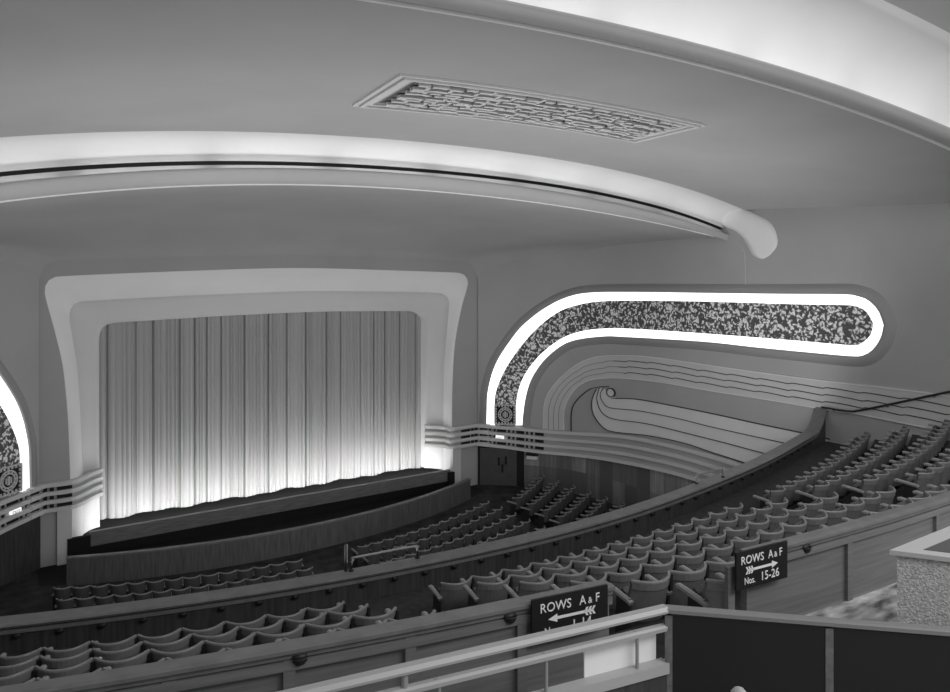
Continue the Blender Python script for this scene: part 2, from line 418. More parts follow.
# cove lamps hidden in the troughs
def lamp_run(yf, zf, lift, n, label, lm):
    for k in range(n):
        w = wall_x_at_y(yf) - 0.5; a = lerp(-w, w, (k+0.08)/n); b = lerp(-w, w, (k+0.92)/n)
        g = G(); g.sweep([(lerp(a, b, i/6), yf, zf(lerp(a, b, i/6)) + lift) for i in range(7)], [(-.03,-.03),(.03,-.03),(.03,.03),(-.03,.03)])
        g.make('cove_lamp', lm, label=label % ORD[k], cat='lamp', group='lamps in the ceiling coves')
ORD = ['first','second','third','fourth','fifth','sixth','seventh','eighth','ninth','tenth','eleventh','twelfth','thirteenth','fourteenth','fifteenth','sixteenth','seventeenth','eighteenth','nineteenth','twentieth','twenty-first','twenty-second','twenty-third','twenty-fourth','twenty-fifth','twenty-sixth','twenty-seventh','twenty-eighth','twenty-ninth','thirtieth','thirty-first','thirty-second','thirty-third','thirty-fourth','thirty-fifth','thirty-sixth','thirty-seventh','thirty-eighth','thirty-ninth','fortieth','forty-first','forty-second']
lamp_run(Y2 + 0.17, z2, -0.12, 8, '%s tube lamp from the left in the cove above the stage', 'cove_lamp')
lamp_run(Y6 + 0.27, z6, 0.01, 8, '%s tube lamp from the left in the cove nearest the balcony', 'cove_lamp_soft')

# ceiling grille
cg_ = [(352,104),(400,73),(707,124),(637,141)]
def on_ceil(px, py):
    lo, hi = -14.5, -24.1
    for _ in range(40):
        y = (lo+hi)/2; p = on_y(px, py, y)
        if p[2] > bigceil(p[0], y): lo = y      # too far: ray above ceiling -> come nearer
        else: hi = y
    return (p[0], p[1])
q0, q1, q2, q3 = [on_ceil(*p) for p in cg_]
cgt = thing('ceiling_grille', 'long moulded ventilation grille in the ceiling above the stalls', 'grille', (0,0,0))
def cbl(u, v, dz=0.0):
    x = (1-v)*lerp(q0[0],q3[0],u)+v*lerp(q1[0],q2[0],u); y = (1-v)*lerp(q0[1],q3[1],u)+v*lerp(q1[1],q2[1],u)
    return (x, y, bigceil(x, y) + dz)
for k, (i0, dz) in enumerate(((0.0, -0.05), (0.035, -0.09), (0.07, -0.05))):
    g = G()
    def ring(m0, d):
        mu = m0*0.45; P = [(lerp(mu, 1-mu, i/24), m0) for i in range(24)] + [(1-mu, lerp(m0, 1-m0, i/8)) for i in range(8)] + [(lerp(1-mu, mu, i/24), 1-m0) for i in range(24)] + [(mu, lerp(1-m0, m0, i/8)) for i in range(8)]
        return [cbl(u, v, d) for u, v in P]
    g.grid([ring(i0, 0), ring(i0, dz), ring(i0+0.028, dz), ring(i0+0.028, 0)], True)
    g.make('frame_moulding', 'light_relief', cgt)
g = G(); g.grid([[cbl(i/24, j/3, -0.006) for i in range(1, 24)] for j in range(0, 4)]) if False else g.grid([[cbl(lerp(0.06,0.94,i/24), lerp(0.12,0.88,j), -0.008) for i in range(25)] for j in (0,1)])
g.make('grille_backing', 'soft_line', cgt)
g = G(); rr = random.Random(3)
for row in range(9):
    v0 = lerp(0.15, 0.85, row/8); u = 0.07
    while u < 0.93:
        L = rr.uniform(0.02, 0.07); u1 = min(u+L, 0.935); dv = rr.choice((-0.022, 0.0, 0.022))
        P = [cbl(lerp(u, u1, t), v0 + dv + 0.012*math.sin(t*3.1), -0.07) for t in (0, .33, .66, 1)]
        g.sweep(P, [(-.055,-.03),(.055,-.03),(.055,.03),(-.055,.03)]); 
        if rr.random() < 0.5: g.sweep([cbl(u1, v0-0.03, -0.06), cbl(u1, v0+0.06, -0.06)], [(-.04,-.03),(.04,-.03),(.04,.03),(-.04,.03)])
        u = u1 + rr.uniform(0.004, 0.014)
g.make('lattice', 'light_relief', cgt)

# ------------------------------------------------------------------ swoosh grilles on the side walls
Oup = [(486.5,425),(486.8,410),(488.2,389),(496.6,362),(516,333),(530.5,318.7),(547.5,306.6),(567,297.3),(591,292.6),(640,292),(700,292.8),(780,293.8),(845,294.2),(857,295.5),(869.5,299.4),(880.4,310),(886,324.8)]
Olo = [(523,425),(524,412),(527,394),(533,377),(545,360),(562,345.8),(579,339.3),(605.6,336.2),(625,336.8),(700,341.2),(760.5,347.6),(821,353.4),(852,356),(864,355.5),(874.3,350),(882.8,338),(886,324.8)]
Iup = [(495,425),(494.8,410),(495.4,394),(501.5,377),(511,360),(525.7,340.5),(542.6,323.6),(559.6,311.5),(576.5,305.4),(596,301.8),(625,300.6),(700,301.4),(797,304.2),(845,305),(857,306.2),(867,311.5),(874,323.6)]
Ilo = [(515.6,425),(516,406),(519.6,386.5),(528,369.6),(542.6,352.6),(562,338.4),(581.4,331.3),(605.6,328.4),(639.5,329),(700,333),(797,340.5),(850,345),(861,343.6),(870.7,335.7),(874,323.6)]
NW = 110
Wo = wpath(Oup, NW) + wpath(Olo, NW)[::-1][1:]
Wi = wpath(Iup, NW) + wpath(Ilo, NW)[::-1][1:]
def offset_path(P, d):
    out = []
    for i, p in enumerate(P):
        a = P[max(i-2,0)]; b = P[min(i+2,len(P)-1)]; dx, dz = b[0]-a[0], b[1]-a[1]; L = math.hypot(dx, dz) or 1
        out.append((p[0]-dz/L*d, p[1]+dx/L*d))
    return out
zc = to_wall(505, 414)[1]
def swoosh(side, lab):
    t = thing('wall_grille', lab, 'grille', (0, 0, 0), 0)
    g = G(); g.grid([[W3(q, 0.03, side) for q in Wo], [W3(q, 0.03, side) for q in Wi]])
    g.make('light_trough', 'lit_trough', t, label='glowing white light trough')
    g = G(); A = wpath(Iup, NW); B = wpath(Ilo, NW)
    g.grid([[W3((lerp(a[0],b[0],k/4), lerp(a[1],b[1],k/4)), 0.06 + 0.05*math.sin(math.pi*k/4), side) for a, b in zip(A, B)] for k in range(5)])
    g.make('leaf_panel', 'leaf_grille', t, label='mottled leaf-patterned grille panel')
    g = G()
    O1 = offset_path(Wo, 0.10); O2 = offset_path(Wo, 0.36)
    g.grid([[W3(q, 0.03, side) for q in Wo], [W3(q, 0.16, side) for q in Wo], [W3(q, 0.18, side) for q in O1], [W3(q, 0.10, side) for q in offset_path(Wo, 0.25)], [W3(q, 0.0, side) for q in O2]])
    g.make('rim', 'rim_plaster', t, smooth=True)
    # square medallion at the foot
    s0, s1 = to_wall(495, 414)[0], to_wall(516, 414)[0]; z0, z1_ = to_wall(505, 423.5)[1], to_wall(505, 404.5)[1]
    g = G(); g.grid([[W3((lerp(s0,s1,i/6), z), 0.13, side) for i in range(7)] for z in (z0, z1_)]); md = g.make('medallion', 'slot_black', t, label='dark square medallion')
    g = G(); cs, cz = (s0+s1)/2, (z0+z1_)/2; R_ = (z1_-z0)/2*0.72
    for rad in (1.0, 0.72):
        wall_bead(g, [(cs+R_*rad*math.cos(a*math.pi/12), cz+R_*rad*math.sin(a*math.pi/12)) for a in range(25)], 0.05, 0.17, 0.13, side)
    for a in range(12):
        c_, s_ = math.cos(a*math.pi/6), math.sin(a*math.pi/6)
        wall_bead(g, [(cs+R_*0.74*c_, cz+R_*0.74*s_), (cs+R_*0.98*c_, cz+R_*0.98*s_)], 0.05, 0.17, 0.13, side)
    wall_bead(g, [(cs, cz-R_*0.45), (cs, cz+R_*0.45)], 0.1, 0.18, 0.13, side)
    wall_bead(g, [(cs-R_*.3, cz-R_*0.3), (cs-R_*.3, cz+R_*0.3)], 0.05, 0.18, 0.13, side); wall_bead(g, [(cs+R_*.3, cz-R_*0.3), (cs+R_*.3, cz+R_*0.3)], 0.05, 0.18, 0.13, side)
    hw = (s1-s0)/2
    for i in range(7):
        for j in range(7):
            u, w = (i-3)/3, (j-3)/3
            if u*u + w*w > 0.95:
                x, z = cs+u*hw*0.88, cz+w*(z1_-z0)/2*0.88; wall_bead(g, [(x-.04, z), (x+.04, z)], 0.09, 0.16, 0.13, side)
    for z in (z0, z1_): wall_bead(g, [(lerp(s0,s1,i/4), z) for i in range(5)], 0.05, 0.17, 0.13, side)
    for s_ in (s0, s1): wall_bead(g, [(s_, lerp(z0,z1_,i/4)) for i in range(5)], 0.05, 0.17, 0.13, side)
    g.make('tracery', 'band_plaster', md)
swoosh(1, 'hook-shaped glowing leaf grille on the right wall')
swoosh(-1, 'mirror-image glowing leaf grille cut off at the left picture edge')

# ------------------------------------------------------------------ ripple band + scroll relief on the right wall
Ru = [(543.5,430),(544.5,404),(553,386.4),(571,368.7),(588.7,359),(611.4,355.4),(652,356.8),(715,366),(798.4,377.6),(887,387.9),(927,392.9),(950,396.5)]
Rl = [(564,430),(564.7,409),(573.5,391.5),(586,381.8),(601,378.3),(626.6,378.3),(664.5,382.6),(715,391.3),(773,400.3),(818.6,408),(851.5,412.5),(899,422),(950,432)]
def extend(Q, ds=3.2):
    a, b = Q[-4], Q[-1]; k = (b[1]-a[1])/(b[0]-a[0]); return Q + [(b[0]+ds*i/6, b[1]+k*ds*i/6) for i in range(1, 7)]
A = resample(extend(wpath(Ru)), 160); B = resample(extend(wpath(Rl)), 160)
rb = thing('ripple_relief', 'pale curved band of rippling water lines along the right wall', 'relief', (0,0,0))
for k in range(4):
    g = G(); a = [(lerp(p[0],q[0],k/4), lerp(p[1],q[1],k/4)) for p, q in zip(A, B)]; b = [(lerp(p[0],q[0],(k+1)/4), lerp(p[1],q[1],(k+1)/4)) for p, q in zip(A, B)]
    g.grid([[W3(q, 0.0) for q in a], [W3(q, 0.04) for q in a], [W3(q, 0.04) for q in b], [W3(q, 0.0) for q in b]])
    g.make('band', 'band_plaster', rb)
for k in range(1, 4):
    g = G(); P = []
    for i, (p, q) in enumerate(zip(A, B)):
        x, z = lerp(p[0],q[0],k/4), lerp(p[1],q[1],k/4); P.append((x, z, i))
    pp = [(x, z - 0.05*((x*0.75) % 1.0)**2 + 0.02) for x, z, i in P]
    wall_bead(g, resample(pp[40:], 220), 0.03, 0.055, 0.03); g.make('ripple_line', 'line_paint', rb, label='dark rippling line')
    g = G(); wall_bead(g, pp[:41], 0.02, 0.05, 0.03); g.make('ripple_line', 'soft_line', rb)
g = G(); wall_bead(g, A, 0.04, 0.06, 0.0); wall_bead(g, B, 0.04, 0.06, 0.0); g.make('edge_bead', 'light_relief', rb)
L1 = [(612,398),(618,398.4),(639,399.4),(677,406.4),(715,414),(760.5,424),(801,432.4),(830,439)]
L2 = [(604,388),(601,394),(603.5,402),(611.4,407.8),(639,410.6),(677,418),(715,427.4),(786,443),(820,450)]
L3 = [(600,388),(597.5,397),(599.5,407),(606,415.5),(619,419.8),(652,424.5),(715,440),(768,454),(800,462)]
L4 = [(597,389),(592.5,400),(593.8,414),(604,427.6),(616.5,432),(652,436),(684.7,443),(715,453),(750,464),(780,473)]
L0 = [(609,386.6),(600,386.8),(588.7,390),(576,401.6),(571.8,412),(571.5,431)]
sr = thing('scroll_relief', 'pale scroll relief of wave lines curling from a small disc', 'relief', (0,0,0))
wl = [wpath(L, 80) for L in (L1, L2, L3, L4)]
for k in range(3):
    g = G(); solid_strip(g, wl[k], wl[k+1], 0.03 + 0.01*(2-k), 0.0); g.make('wave_panel', 'light_relief', sr)
for L in wl + [wpath(L0, 50)]:
    g = G(); wall_bead(g, L, 0.032, 0.07, 0.0); g.make('groove_line', 'line_paint', sr, label='dark incised line')
g = G(); c_ = to_wall(611.5, 392.5); wall_bead(g, [(c_[0]+0.24*math.cos(a*math.pi/12), c_[1]+0.19*math.sin(a*math.pi/12)) for a in range(25)], 0.04, 0.085, 0.0)
g.make('disc_outline', 'line_paint', sr)
g = G(); g.add([W3(c_, 0.06)] + [W3((c_[0]+0.22*math.cos(a*math.pi/12), c_[1]+0.18*math.sin(a*math.pi/12)), 0.05) for a in range(24)], [(0, 1+i, 1+(i+1) % 24) for i in range(24)])
g.make('disc', 'light_relief', sr)

# ------------------------------------------------------------------ louvred rail bands (both sides)
Tb = [(478,424.3),(500,426),(543,429.6),(576,432),(631.6,436),(669.5,443.5),(700,451),(740,463),(790,482)]
Bb = [(478,443.6),(500,446),(545.7,452),(606,458.5),(644,465.5),(669.5,471),(702,480),(740,493),(790,512)]
Ta = resample(wpath(Tb), 120); Ba = resample(wpath(Bb), 120)
slots = [(355,403),(413,425),(438,450),(462,505),(514,527),(541,553),(560,613),(624,637),(650,662),(674,720),(730,742),(757,770),(783,833)]
slots = [(400+a/5.77, 400+b/5.77) for a, b in slots]
def frame_path(side, z, off):
    def xz(F):
        H = F[:m_//2] if side < 0 else F[m_//2:]
        return min(H, key=lambda p: abs(p[2]-z))[0]
    P = [(xz(fI)-side*.02, YI-off*.3, z), (xz(fI)+side*.03, YI-off, z), (lerp(xz(fI), xz(fM), .6), lerp(YI, YM, .5)-off, z), (xz(fM), YM-off, z), (xz(fO), YO-off*.8, z), (side*9.45, YO-off*.7, z), (side*9.85, -1.9-off, z)]
    return catmull(P, 4)
def band(side, lab, exit_label):
    t = thing('rail_band', lab, 'moulding', (0,0,0))
    g = G(); solid_strip(g, Ta, Ba, 0.10, 0.0, side); g.make('fascia', 'wall_plaster', t)
    for k in range(4):
        f = k/3*0.94 + 0.03; g = G(); wall_bead(g, [(lerp(a[0],b[0],f), lerp(a[1],b[1],f)) for a, b in zip(Ta, Ba)], 0.15, 0.26, 0.1, side)
        g.make('ridge', 'rail_plaster', t)
    for r in range(3):
        for k, (x0, x1) in enumerate(slots):
            if r == 1 and k in (6,): continue
            if x0 < 479: x0 = 478.6
            if x1 < 480: continue
            g = G(); Q = []
            for px in (x0, (x0+x1)/2, x1):
                a = to_wall(px, interp(px, Tb)); b = to_wall(px, interp(px, Bb)); f = (r+0.5)/3*0.94+0.03; Q.append((lerp(a[0],b[0],f), lerp(a[1],b[1],f)))
            wall_bead(g, Q, 0.17, 0.125, 0.1, side); g.make('vent_slot', 'slot_black', t)
    # front piece in front of the proscenium side, in three rails
    xa, xb = 7.85, 9.75
    za = [EYE + (HZ-p)/FPX*38.6 for p in (426.5, 433, 439.2)]
    zz = to_wall(479, 424.3)[1], to_wall(479, 443.6)[1]
    for k in range(4):
        z = lerp(zz[0], zz[1], k/3*0.94+0.03)
        P = frame_path(side, z, 0.22)
        g = G(); g.sweep(P, [(-.1,-.07),(.07,-.085),(.1,-.05),(.1,.05),(.07,.085),(-.1,.07)]); g.make('ridge', 'rail_plaster', t)
    g = G(); g.grid([frame_path(side, z, 0.14) for z in (zz[0]-0.05, zz[1]+0.05)])
    g.make('fascia', 'wall_plaster', t)
    for r in range(3):
        z = lerp(zz[0], zz[1], (r+0.5)/3*0.94+0.03)
        for pa_, pb_ in ((461.5,469.8),(471.6,473.7),(475.2,477.3)):
            xa_, xb_ = on_y(pa_, 400, -1.72)[0], on_y(pb_, 400, -1.72)[0]
            g = G(); g.box(min(side*xa_, side*xb_), max(side*xa_, side*xb_), -1.75, -1.66, z-.07, z+.07); g.make('vent_slot', 'slot_black', t)
    s = thing('exit_sign', exit_label, 'sign', W3(to_wall(500, 437), 0.2, side), 0, 'exit signs')
    p = Vector(W3(to_wall(500, 437), 0.14, side)); q = Vector(W3(to_wall(501, 437), 0.14, side)); d = (q-p).normalized() * side
    # text reads left to right for the audience
    s.location = p; s.rotation_euler = (0, 0, math.atan2(d.y, d.x))
    gg = G(); gg.box(-.2, .2, -.06, .04, -.1, .1); gg.make('sign_box', 'sign_glow', s)
    text_mesh('EXIT', 0.17, 'sign_black', s, (0, -0.066, -0.06), 'lettering', 0.9)
def text_mesh(body, size, m, parent, loc, name='lettering', sx=1.0, ext=0.003):
    cu = bpy.data.curves.new('t', 'FONT'); cu.body = body; cu.size = size; cu.align_x = 'CENTER'; cu.extrude = ext; cu.resolution_u = 3
    o = bpy.data.objects.new('t', cu); COL.objects.link(o); bpy.context.view_layer.update()
    me = bpy.data.meshes.new_from_object(o.evaluated_get(bpy.context.evaluated_depsgraph_get()))
    bpy.data.objects.remove(o); me.transform(Matrix.Rotation(math.pi/2, 4, 'X') @ Matrix.Diagonal((sx, 1, 1, 1))); me.materials.clear(); me.materials.append(M[m])
    r = bpy.data.objects.new(name, me); COL.objects.link(r); r.parent = parent; r.location = loc; return r
band(1, 'grey louvred rail band sweeping along the right wall to the balcony', 'small lit exit sign in the right rail band, above the door')
band(-1, 'grey louvred rail band rising from the left picture edge to the stage', 'small lit exit sign in the left rail band')

# wood panelling, door, box light under the right rail band
wp_ = [(524.5,449)] + [p for p in Bb if p[0] > 540]
A = resample(wpath(wp_, smooth=False), 60); 
g = G(); g.grid([[W3((q[0], q[1] + 0.1), 0.07) for q in A], [W3((q[0], 0.0), 0.07) for q in A]])
g.add([W3((A[0][0], A[0][1]+.1), 0.07), W3((A[0][0], A[0][1]+.1), -0.1), W3((A[0][0], 0), -0.1), W3((A[0][0], 0), 0.07)], [(0,1,2,3)])
g.make('trim_8', 'wood_tiles', kind='structure')
g = G()
for s_ in [A[0][0] + 0.75*i for i in range(14)]:
    if s_ < A[-1][0]: g.add([W3((s_-.012, 0), 0.075), W3((s_+.012, 0), 0.075), W3((s_+.012, 3.6), 0.075), W3((s_-.012, 3.6), 0.075)], [(0,1,2,3)]) if False else None
d0, d1 = to_wall(480, 447)[0], to_wall(517, 447)[0]; zt = to_wall(500, 447)[1] + 0.1
g = G(); g.grid([[W3((lerp(d0-.1, d1+0.45, i/6), z), 0.02) for i in range(7)] for z in (0.0, zt)])
g.make('trim_9', 'slot_black', kind='structure')
dr = thing('exit_double_door', 'dark double door under the right rail band beside the stage', 'door', (0,0,0)); dr['kind'] = 'structure'; dr.name = 'door_1'
g = G(); P = [(lerp(d0, d1, i/6)) for i in range(7)]
g.grid([[W3((s, z), o) for s in P] for z, o in ((0.02, 0.02), (0.02, 0.07), (zt-.15, 0.07), (zt-.15, 0.02))]); g.make('door_leaf', 'door_paint', dr)
for px, py, h in ((499, 461, 8), (506, 460, 8), (502.6, 468, 8)):
    a = to_wall(px-1, py-h/2); b = to_wall(px+1, py+h/2); g = G(); g.grid([[W3((s, z), o) for s in (a[0], b[0])] for z, o in ((a[1], .07), (a[1], .11), (b[1], .11), (b[1], .07))]); g.make('door_plate', 'slot_black', dr)
a = to_wall(467, 456)[0] if False else None
bl = thing('wall_light', 'small pale box light on the panelling right of the door', 'light', (0,0,0))
a = to_wall(528, 454); b = to_wall(538.5, 458.5)
g = G(); solid_strip(g, [(a[0], a[1]), (b[0], a[1])], [(a[0], b[1]), (b[0], b[1])], 0.3, 0.07); g.make('lamp_box', 'light_relief', bl)
g = G(); solid_strip(g, [(a[0]-.03, a[1]+.1), (b[0]+.03, a[1]+.1)], [(a[0]-.03, a[1]), (b[0]+.03, a[1])], 0.34, 0.07); g.make('lid', 'slot_black', bl)

# dark panelling under the left band
g = G(); A2 = [q for q in Ba]; g.grid([[W3((q[0], q[1]+.1), 0.06, -1) for q in A2], [W3((q[0], 0.0), 0.06, -1) for q in A2]]); g.make('trim_10', 'parapet_panel', kind='structure')

# rounded end of the first cove turning down the side walls
hi_ = wpath([(728,203),(745,209),(757,214.5),(766,219),(773,226),(777,236),(777,246),(770,255),(765,258)], 30)
ho_ = wpath([(712,222),(730,228.5),(738,233),(743,238),(747,244),(750,250),(753,255),(758,258),(764,259)], 30)
for side in (1, -1):
    g = G(); g.grid([[W3(q, 0.0, side) for q in hi_]] + [[W3((lerp(a[0],b[0],k/6), lerp(a[1],b[1],k/6)), (0.05+0.14*math.sin(math.pi*k/6))*max(0.04, 1-(i/29)**1.5), side) for i, (a, b) in enumerate(zip(hi_, ho_))] for k in range(7)] + [[W3(q, 0.0, side) for q in ho_]])
    g.make('trim_14' if side > 0 else 'trim_15', 'cream_plaster', kind='structure', smooth=True)
# thin plaster line falling from the cove end
g = G(); wall_bead(g, wpath([(737,243),(742,248),(745,256),(745.5,289)], 30), 0.02, 0.02, 0.0); g.make('trim_11', 'band_plaster', kind='structure')
# handrail on the right wall
hr = thing('wall_handrail', 'thin dark handrail stepping up along the right wall', 'handrail', (0,0,0))
P = extend([to_wall(*p) for p in [(825,406.5),(840,409),(855,411),(870,408.5),(950,391.5)]], 3.0)
g = G(); g.tube([W3(q, 0.22) for q in resample(P, 40)], 0.035); g.make('rail', 'dark_rail', hr, smooth=True)
for k in (2, 12, 20, 30, 38):
    q = resample(P, 40)[k]; g = G(); g.tube([W3(q, 0.22), W3((q[0], q[1]-.06), 0.12), W3((q[0], q[1]-.08), 0.0)], 0.015, 6); g.make('bracket', 'dark_rail', hr)

# ------------------------------------------------------------------ stage
st = thing('stage', 'low dark stage with pale wooden lip below the curtain', 'stage', (0,0,0))
g = G(); g.box(-9.4, 9.4, -1.1, 3.0, 0.5, 0.74); g.make('platform', 'stage_black', st)
g = G(); g.box(-7.85, 7.9, -1.6, -1.42, 0.45, 0.98); g.make('stage_lip', 'stage_wood', st)
g = G(); g.box(-7.85, 7.9, -1.42, -1.1, 0.45, 0.6); g.make('footlight_trough', 'stage_black', st)
g = G(); g.box(fO[0][0]-.1, -7.85, -1.78, -1.62, 0.007, 0.92); g.make('side_panel', 'stage_black', st)
g = G(); g.box(7.72, fO[-1][0]+.02, -1.78, -1.62, 0.007, 0.9); g.make('side_panel', 'stage_black', st)
g = G(); g.box(-7.85, 7.9, -1.55, -1.45, 0.007, 0.45); g.make('front_panel', 'stage_black', st)
g = G(); g.grid([[(x, y+.06, 0.006) for x, y in arc_pts(-1, 15.5, 20.8, -9.6, 9.2, 40)], [(x, -1.6, 0.006) for x, y in arc_pts(-1, 15.5, 20.8, -9.6, 9.2, 40)]]); g.make('pit_floor', 'stage_black', kind='structure')
for k in range(10):
    x0 = -7.2 + k*1.44; g = G(); g.box(x0+.04, x0+1.38, -1.34, -1.26, 0.72, 0.86)
    g.make('footlight', 'foot_lamp', label='%s footlight from the left in the trough below the curtain' % ORD[k], cat='lamp', group='footlights below the curtain')
for sd, F in ((-1, fO[12]), (1, fO[-13])):
    g = G(); x0 = F[0] - sd*0.06; x1 = F[0] + sd*0.42
    g.box(min(x0,x1), max(x0,x1), YO-.16, YO-.005, 0.0, to_wall(479, 443.6)[1]+.1); g.make('trim_16' if sd > 0 else 'trim_17', 'rail_plaster', kind='structure')
# curtain
g = G(); rows_t = []; rows_b = []; NCX = 1500; rr = random.Random(5)
ph = 0; zt_ = 9.6
folds = []
x = -7.75
while x < 7.75:
    w = rr.uniform(0.09, 0.26); folds.append((x, w, rr.uniform(0.03, 0.09))); x += w
deep = [-7.05, -6.0, -5.35, -4.3, -3.7, -3.2, -2.6, -1.6, -0.55, 0.3, 1.2, 2.2, 2.9, 3.9, 4.6, 5.2, 6.0, 6.9]
def cy(x, t):
    for fx, w, a in folds:
        if fx <= x < fx + w:
            v = a * math.sin((x-fx)/w*math.pi); break
    else: v = 0
    y = 0.13 - v*lerp(0.75, 1.0, t)
    for d in deep:
        dd = abs(x-d); 
        if dd < 0.04: y += 0.16*(1-dd/0.04)
    if abs(x) > 7.5: y += (abs(x)-7.5)*0.9
    return y
for k in range(7):
    t = k/6; row = []
    for i in range(NCX+1):
        x = lerp(-7.75, 7.75, i/NCX); zb = 0.86 + 0.03*math.sin(x*5.1) + 0.03*math.sin(x*2.3+1)
        row.append((x, cy(x, t), lerp(10.4, zb, t)))
    rows_t.append(row)
g.grid(rows_t); g.make('stage_curtain', 'curtain', smooth=True, label='closed pleated grey stage curtain glowing white along its hem', cat='curtain')
# orchestra rail (arc)
orr = thing('orchestra_rail', 'curved dark wooden orchestra rail before the stage', 'rail', (0,0,0))
A = arc_pts(-1, 15.5, 20.8, -8.8, 7.9, 60)
g = G(); g.sweep([(x, y, 0.42) for x, y in A], [(-.06,-.48),(.06,-.48),(.06,.48),(-.06,.48)]); g.make('panel', 'pit_wood', orr)
g = G(); g.sweep([(x, y, 0.94) for x, y in A], [(-.1,-.03),(.1,-.03),(.1,.03),(-.1,.03)]); g.make('cap', 'stage_wood', orr)

# ------------------------------------------------------------------ seats
def seat_proto(name, wood, rim, fab, arm, p, H, detail, lab):
    t = thing(name, lab, 'seat')
    n = 10; half = p/2 - 0.012; sag = 0.30*p
    def cur(i, k=1.0): u = -1 + 2*i/n; return (u*half*k, sag*(1-abs(u)**2.2)*-1)   # -y is away from stage (behind); stage is +y
    # local frame: +y faces the stage, back shell bulges towards -y
    g = G(); z0, z1_ = 0.36, H
    F = [(cur(i)[0], cur(i)[1] + sag) for i in range(n+1)]
    F = [(x, y - sag) for x, y in F]
    lean = 0.10
    def pt(i, z, th): x, y = F[i]; return (x, y + sag*0.0 + lean*(1-(z-z0)/(z1_-z0)) + th, z)
    g.grid([[pt(i, z0, 0) for i in range(n+1)], [pt(i, z1_, 0) for i in range(n+1)], [pt(i, z1_, 0.03) for i in range(n+1)], [pt(i, z0, 0.05) for i in range(n+1)], [pt(i, z0, 0) for i in range(n+1)]])
    g.make('backrest', wood, t, smooth=False)
    g = G(); g.sweep([pt(i, z1_, 0.012) for i in range(n+1)], [(-.016,-.022),(.016,-.022),(.018,.0),(.012,.012),(-.012,.012),(-.018,0)]); g.make('top_rim', rim, t, label='paler rim')
    if detail:
        g = G(); g.grid([[pt(i, z1_-.10, -0.001) for i in range(n+1)], [pt(i, z1_-.10, -0.012) for i in range(n+1)], [pt(i, z1_-.01, -0.012) for i in range(n+1)], [pt(i, z1_-.01, -0.001) for i in range(n+1)]])
        g.make('top_band', 'seat_band', t)
        g = G(); g.grid([[ (pt(i, z, 0.05)[0]*0.9, pt(i, z, 0.055)[1] + 0.05*math.sin((z-z0)/(z1_-z0)*math.pi), z) for i in range(1, n)] for z in (z0+.03, (z0+z1_)/2, z1_-.07)])
        g.make('back_cushion', fab, t, smooth=True)
    # tipped-up seat
    g = G(); q = []
    for (y, z) in ((0.10, 0.38), (0.16, 0.36), (0.24, 0.62), (0.19, 0.68), (0.12, 0.64)):
        q.append([(lerp(-half*0.82, half*0.82, i/6), y + 0.05 + (0.03*math.cos((i-3)/3*1.4)), z) for i in range(7)])
    q.append(q[0]); g.grid(q)
    for c in (0, 6): g.add([q[k][c] for k in range(5)], [(0,1,2,3,4)])
    g.make('seat_pan', fab, t)
    def armf(sx):
        g = G(); P = [(sx, -0.0, H-0.27), (sx, 0.03, H-0.25), (sx, 0.40, H-0.21), (sx, 0.43, H-0.225)]
        g.sweep(P, [(-.025,-.03),(.025,-.03),(.036,-.01),(.034,.018),(.014,.034),(-.014,.034),(-.034,.018),(-.036,-.01)]); return g
    armf(p/2).make('armrest', arm, t)
    g = G(); P = [(p/2, 0.0, 0.0), (p/2, 0.02, 0.35), (p/2, 0.05, H-0.21)]
    g.sweep([(p/2, 0.16, 0.0), (p/2, 0.15, 0.4), (p/2, 0.13, H-0.21)], [(-.018,-.12),(.018,-.12),(.018,.12),(-.018,.12)], up=(0,1,0)); g.make('standard', 'iron', t)
    if detail:
        g = G(); g.box(p/2-.02, p/2+.02, -0.03, 0.03, H-0.22, H-0.03); g.make('junction_bracket', 'iron', t)
    return t
def dup(root, loc, rz, label):
    r = root.copy(); COL.objects.link(r); r.location = loc; r.rotation_euler = (0,0,rz); r['label'] = label
    for ch in list(root.children):
        c = ch.copy(); COL.objects.link(c); c.parent = r
    return r
def arm_end(root, p, arm, H):      # extra arm and standard at the left end of a run
    for ch in list(root.children):
        if ch.name.split('.')[0] in ('armrest', 'standard'):
            c = ch.copy(); COL.objects.link(c); c.parent = root; c.location.x -= p
BC = (-1.0, 11.3)
def rowR(k): return 33.8 + 1.1*k
def rowz(k): return 4.81 + 0.395*k
PB = 0.60; HB = 0.86
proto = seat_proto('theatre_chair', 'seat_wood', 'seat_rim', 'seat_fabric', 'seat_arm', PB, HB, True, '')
proto['group'] = 'balcony seats'
first = True
def place(proto, used, cx, cy_, R, xs, xe, z, p, labf, vis=lambda x, y, z: True, anchor_right=False):
    a0 = math.asin((xs-cx)/R); a1 = math.asin((xe-cx)/R); n = int((a1-a0)*R/p + 0.25); 
    da = (a1-a0)/max(n,1) if False else p/R
    k2 = 0; started = False
    for k in range(n):
        a = (a1 - da*(n-k-0.5) if anchor_right else a0 + da*(k+0.5)); x = cx + R*math.sin(a); y = cy_ - R*math.cos(a)
        if not vis(x, y, z): continue
        k2 = k
        if not used[0]:
            o = proto; o.location = (x,y,z); o.rotation_euler = (0,0,a); used[0] = True; o['label'] = labf(k, n)
        else: o = dup(proto, (x,y,z), a, labf(k, n))
        if not started: ends.append((o, p)); started = True
ends = []; used = [False]
def project(x, y, z):
    dx, dy = x-CAM[0], y-CAM[1]; X = dx*UX - dy*UY; Z = dx*UY + dy*UX
    return (CX + FPX*X/Z, HZ - FPX*(z-EYE)/Z) if Z > 0.1 else (-999, 0)
def infrm(x, y, z, m=60):
    q = project(x, y, z); return -m < q[0] < 950+m
rowname = ['front','second','third','fourth','fifth','rearmost']
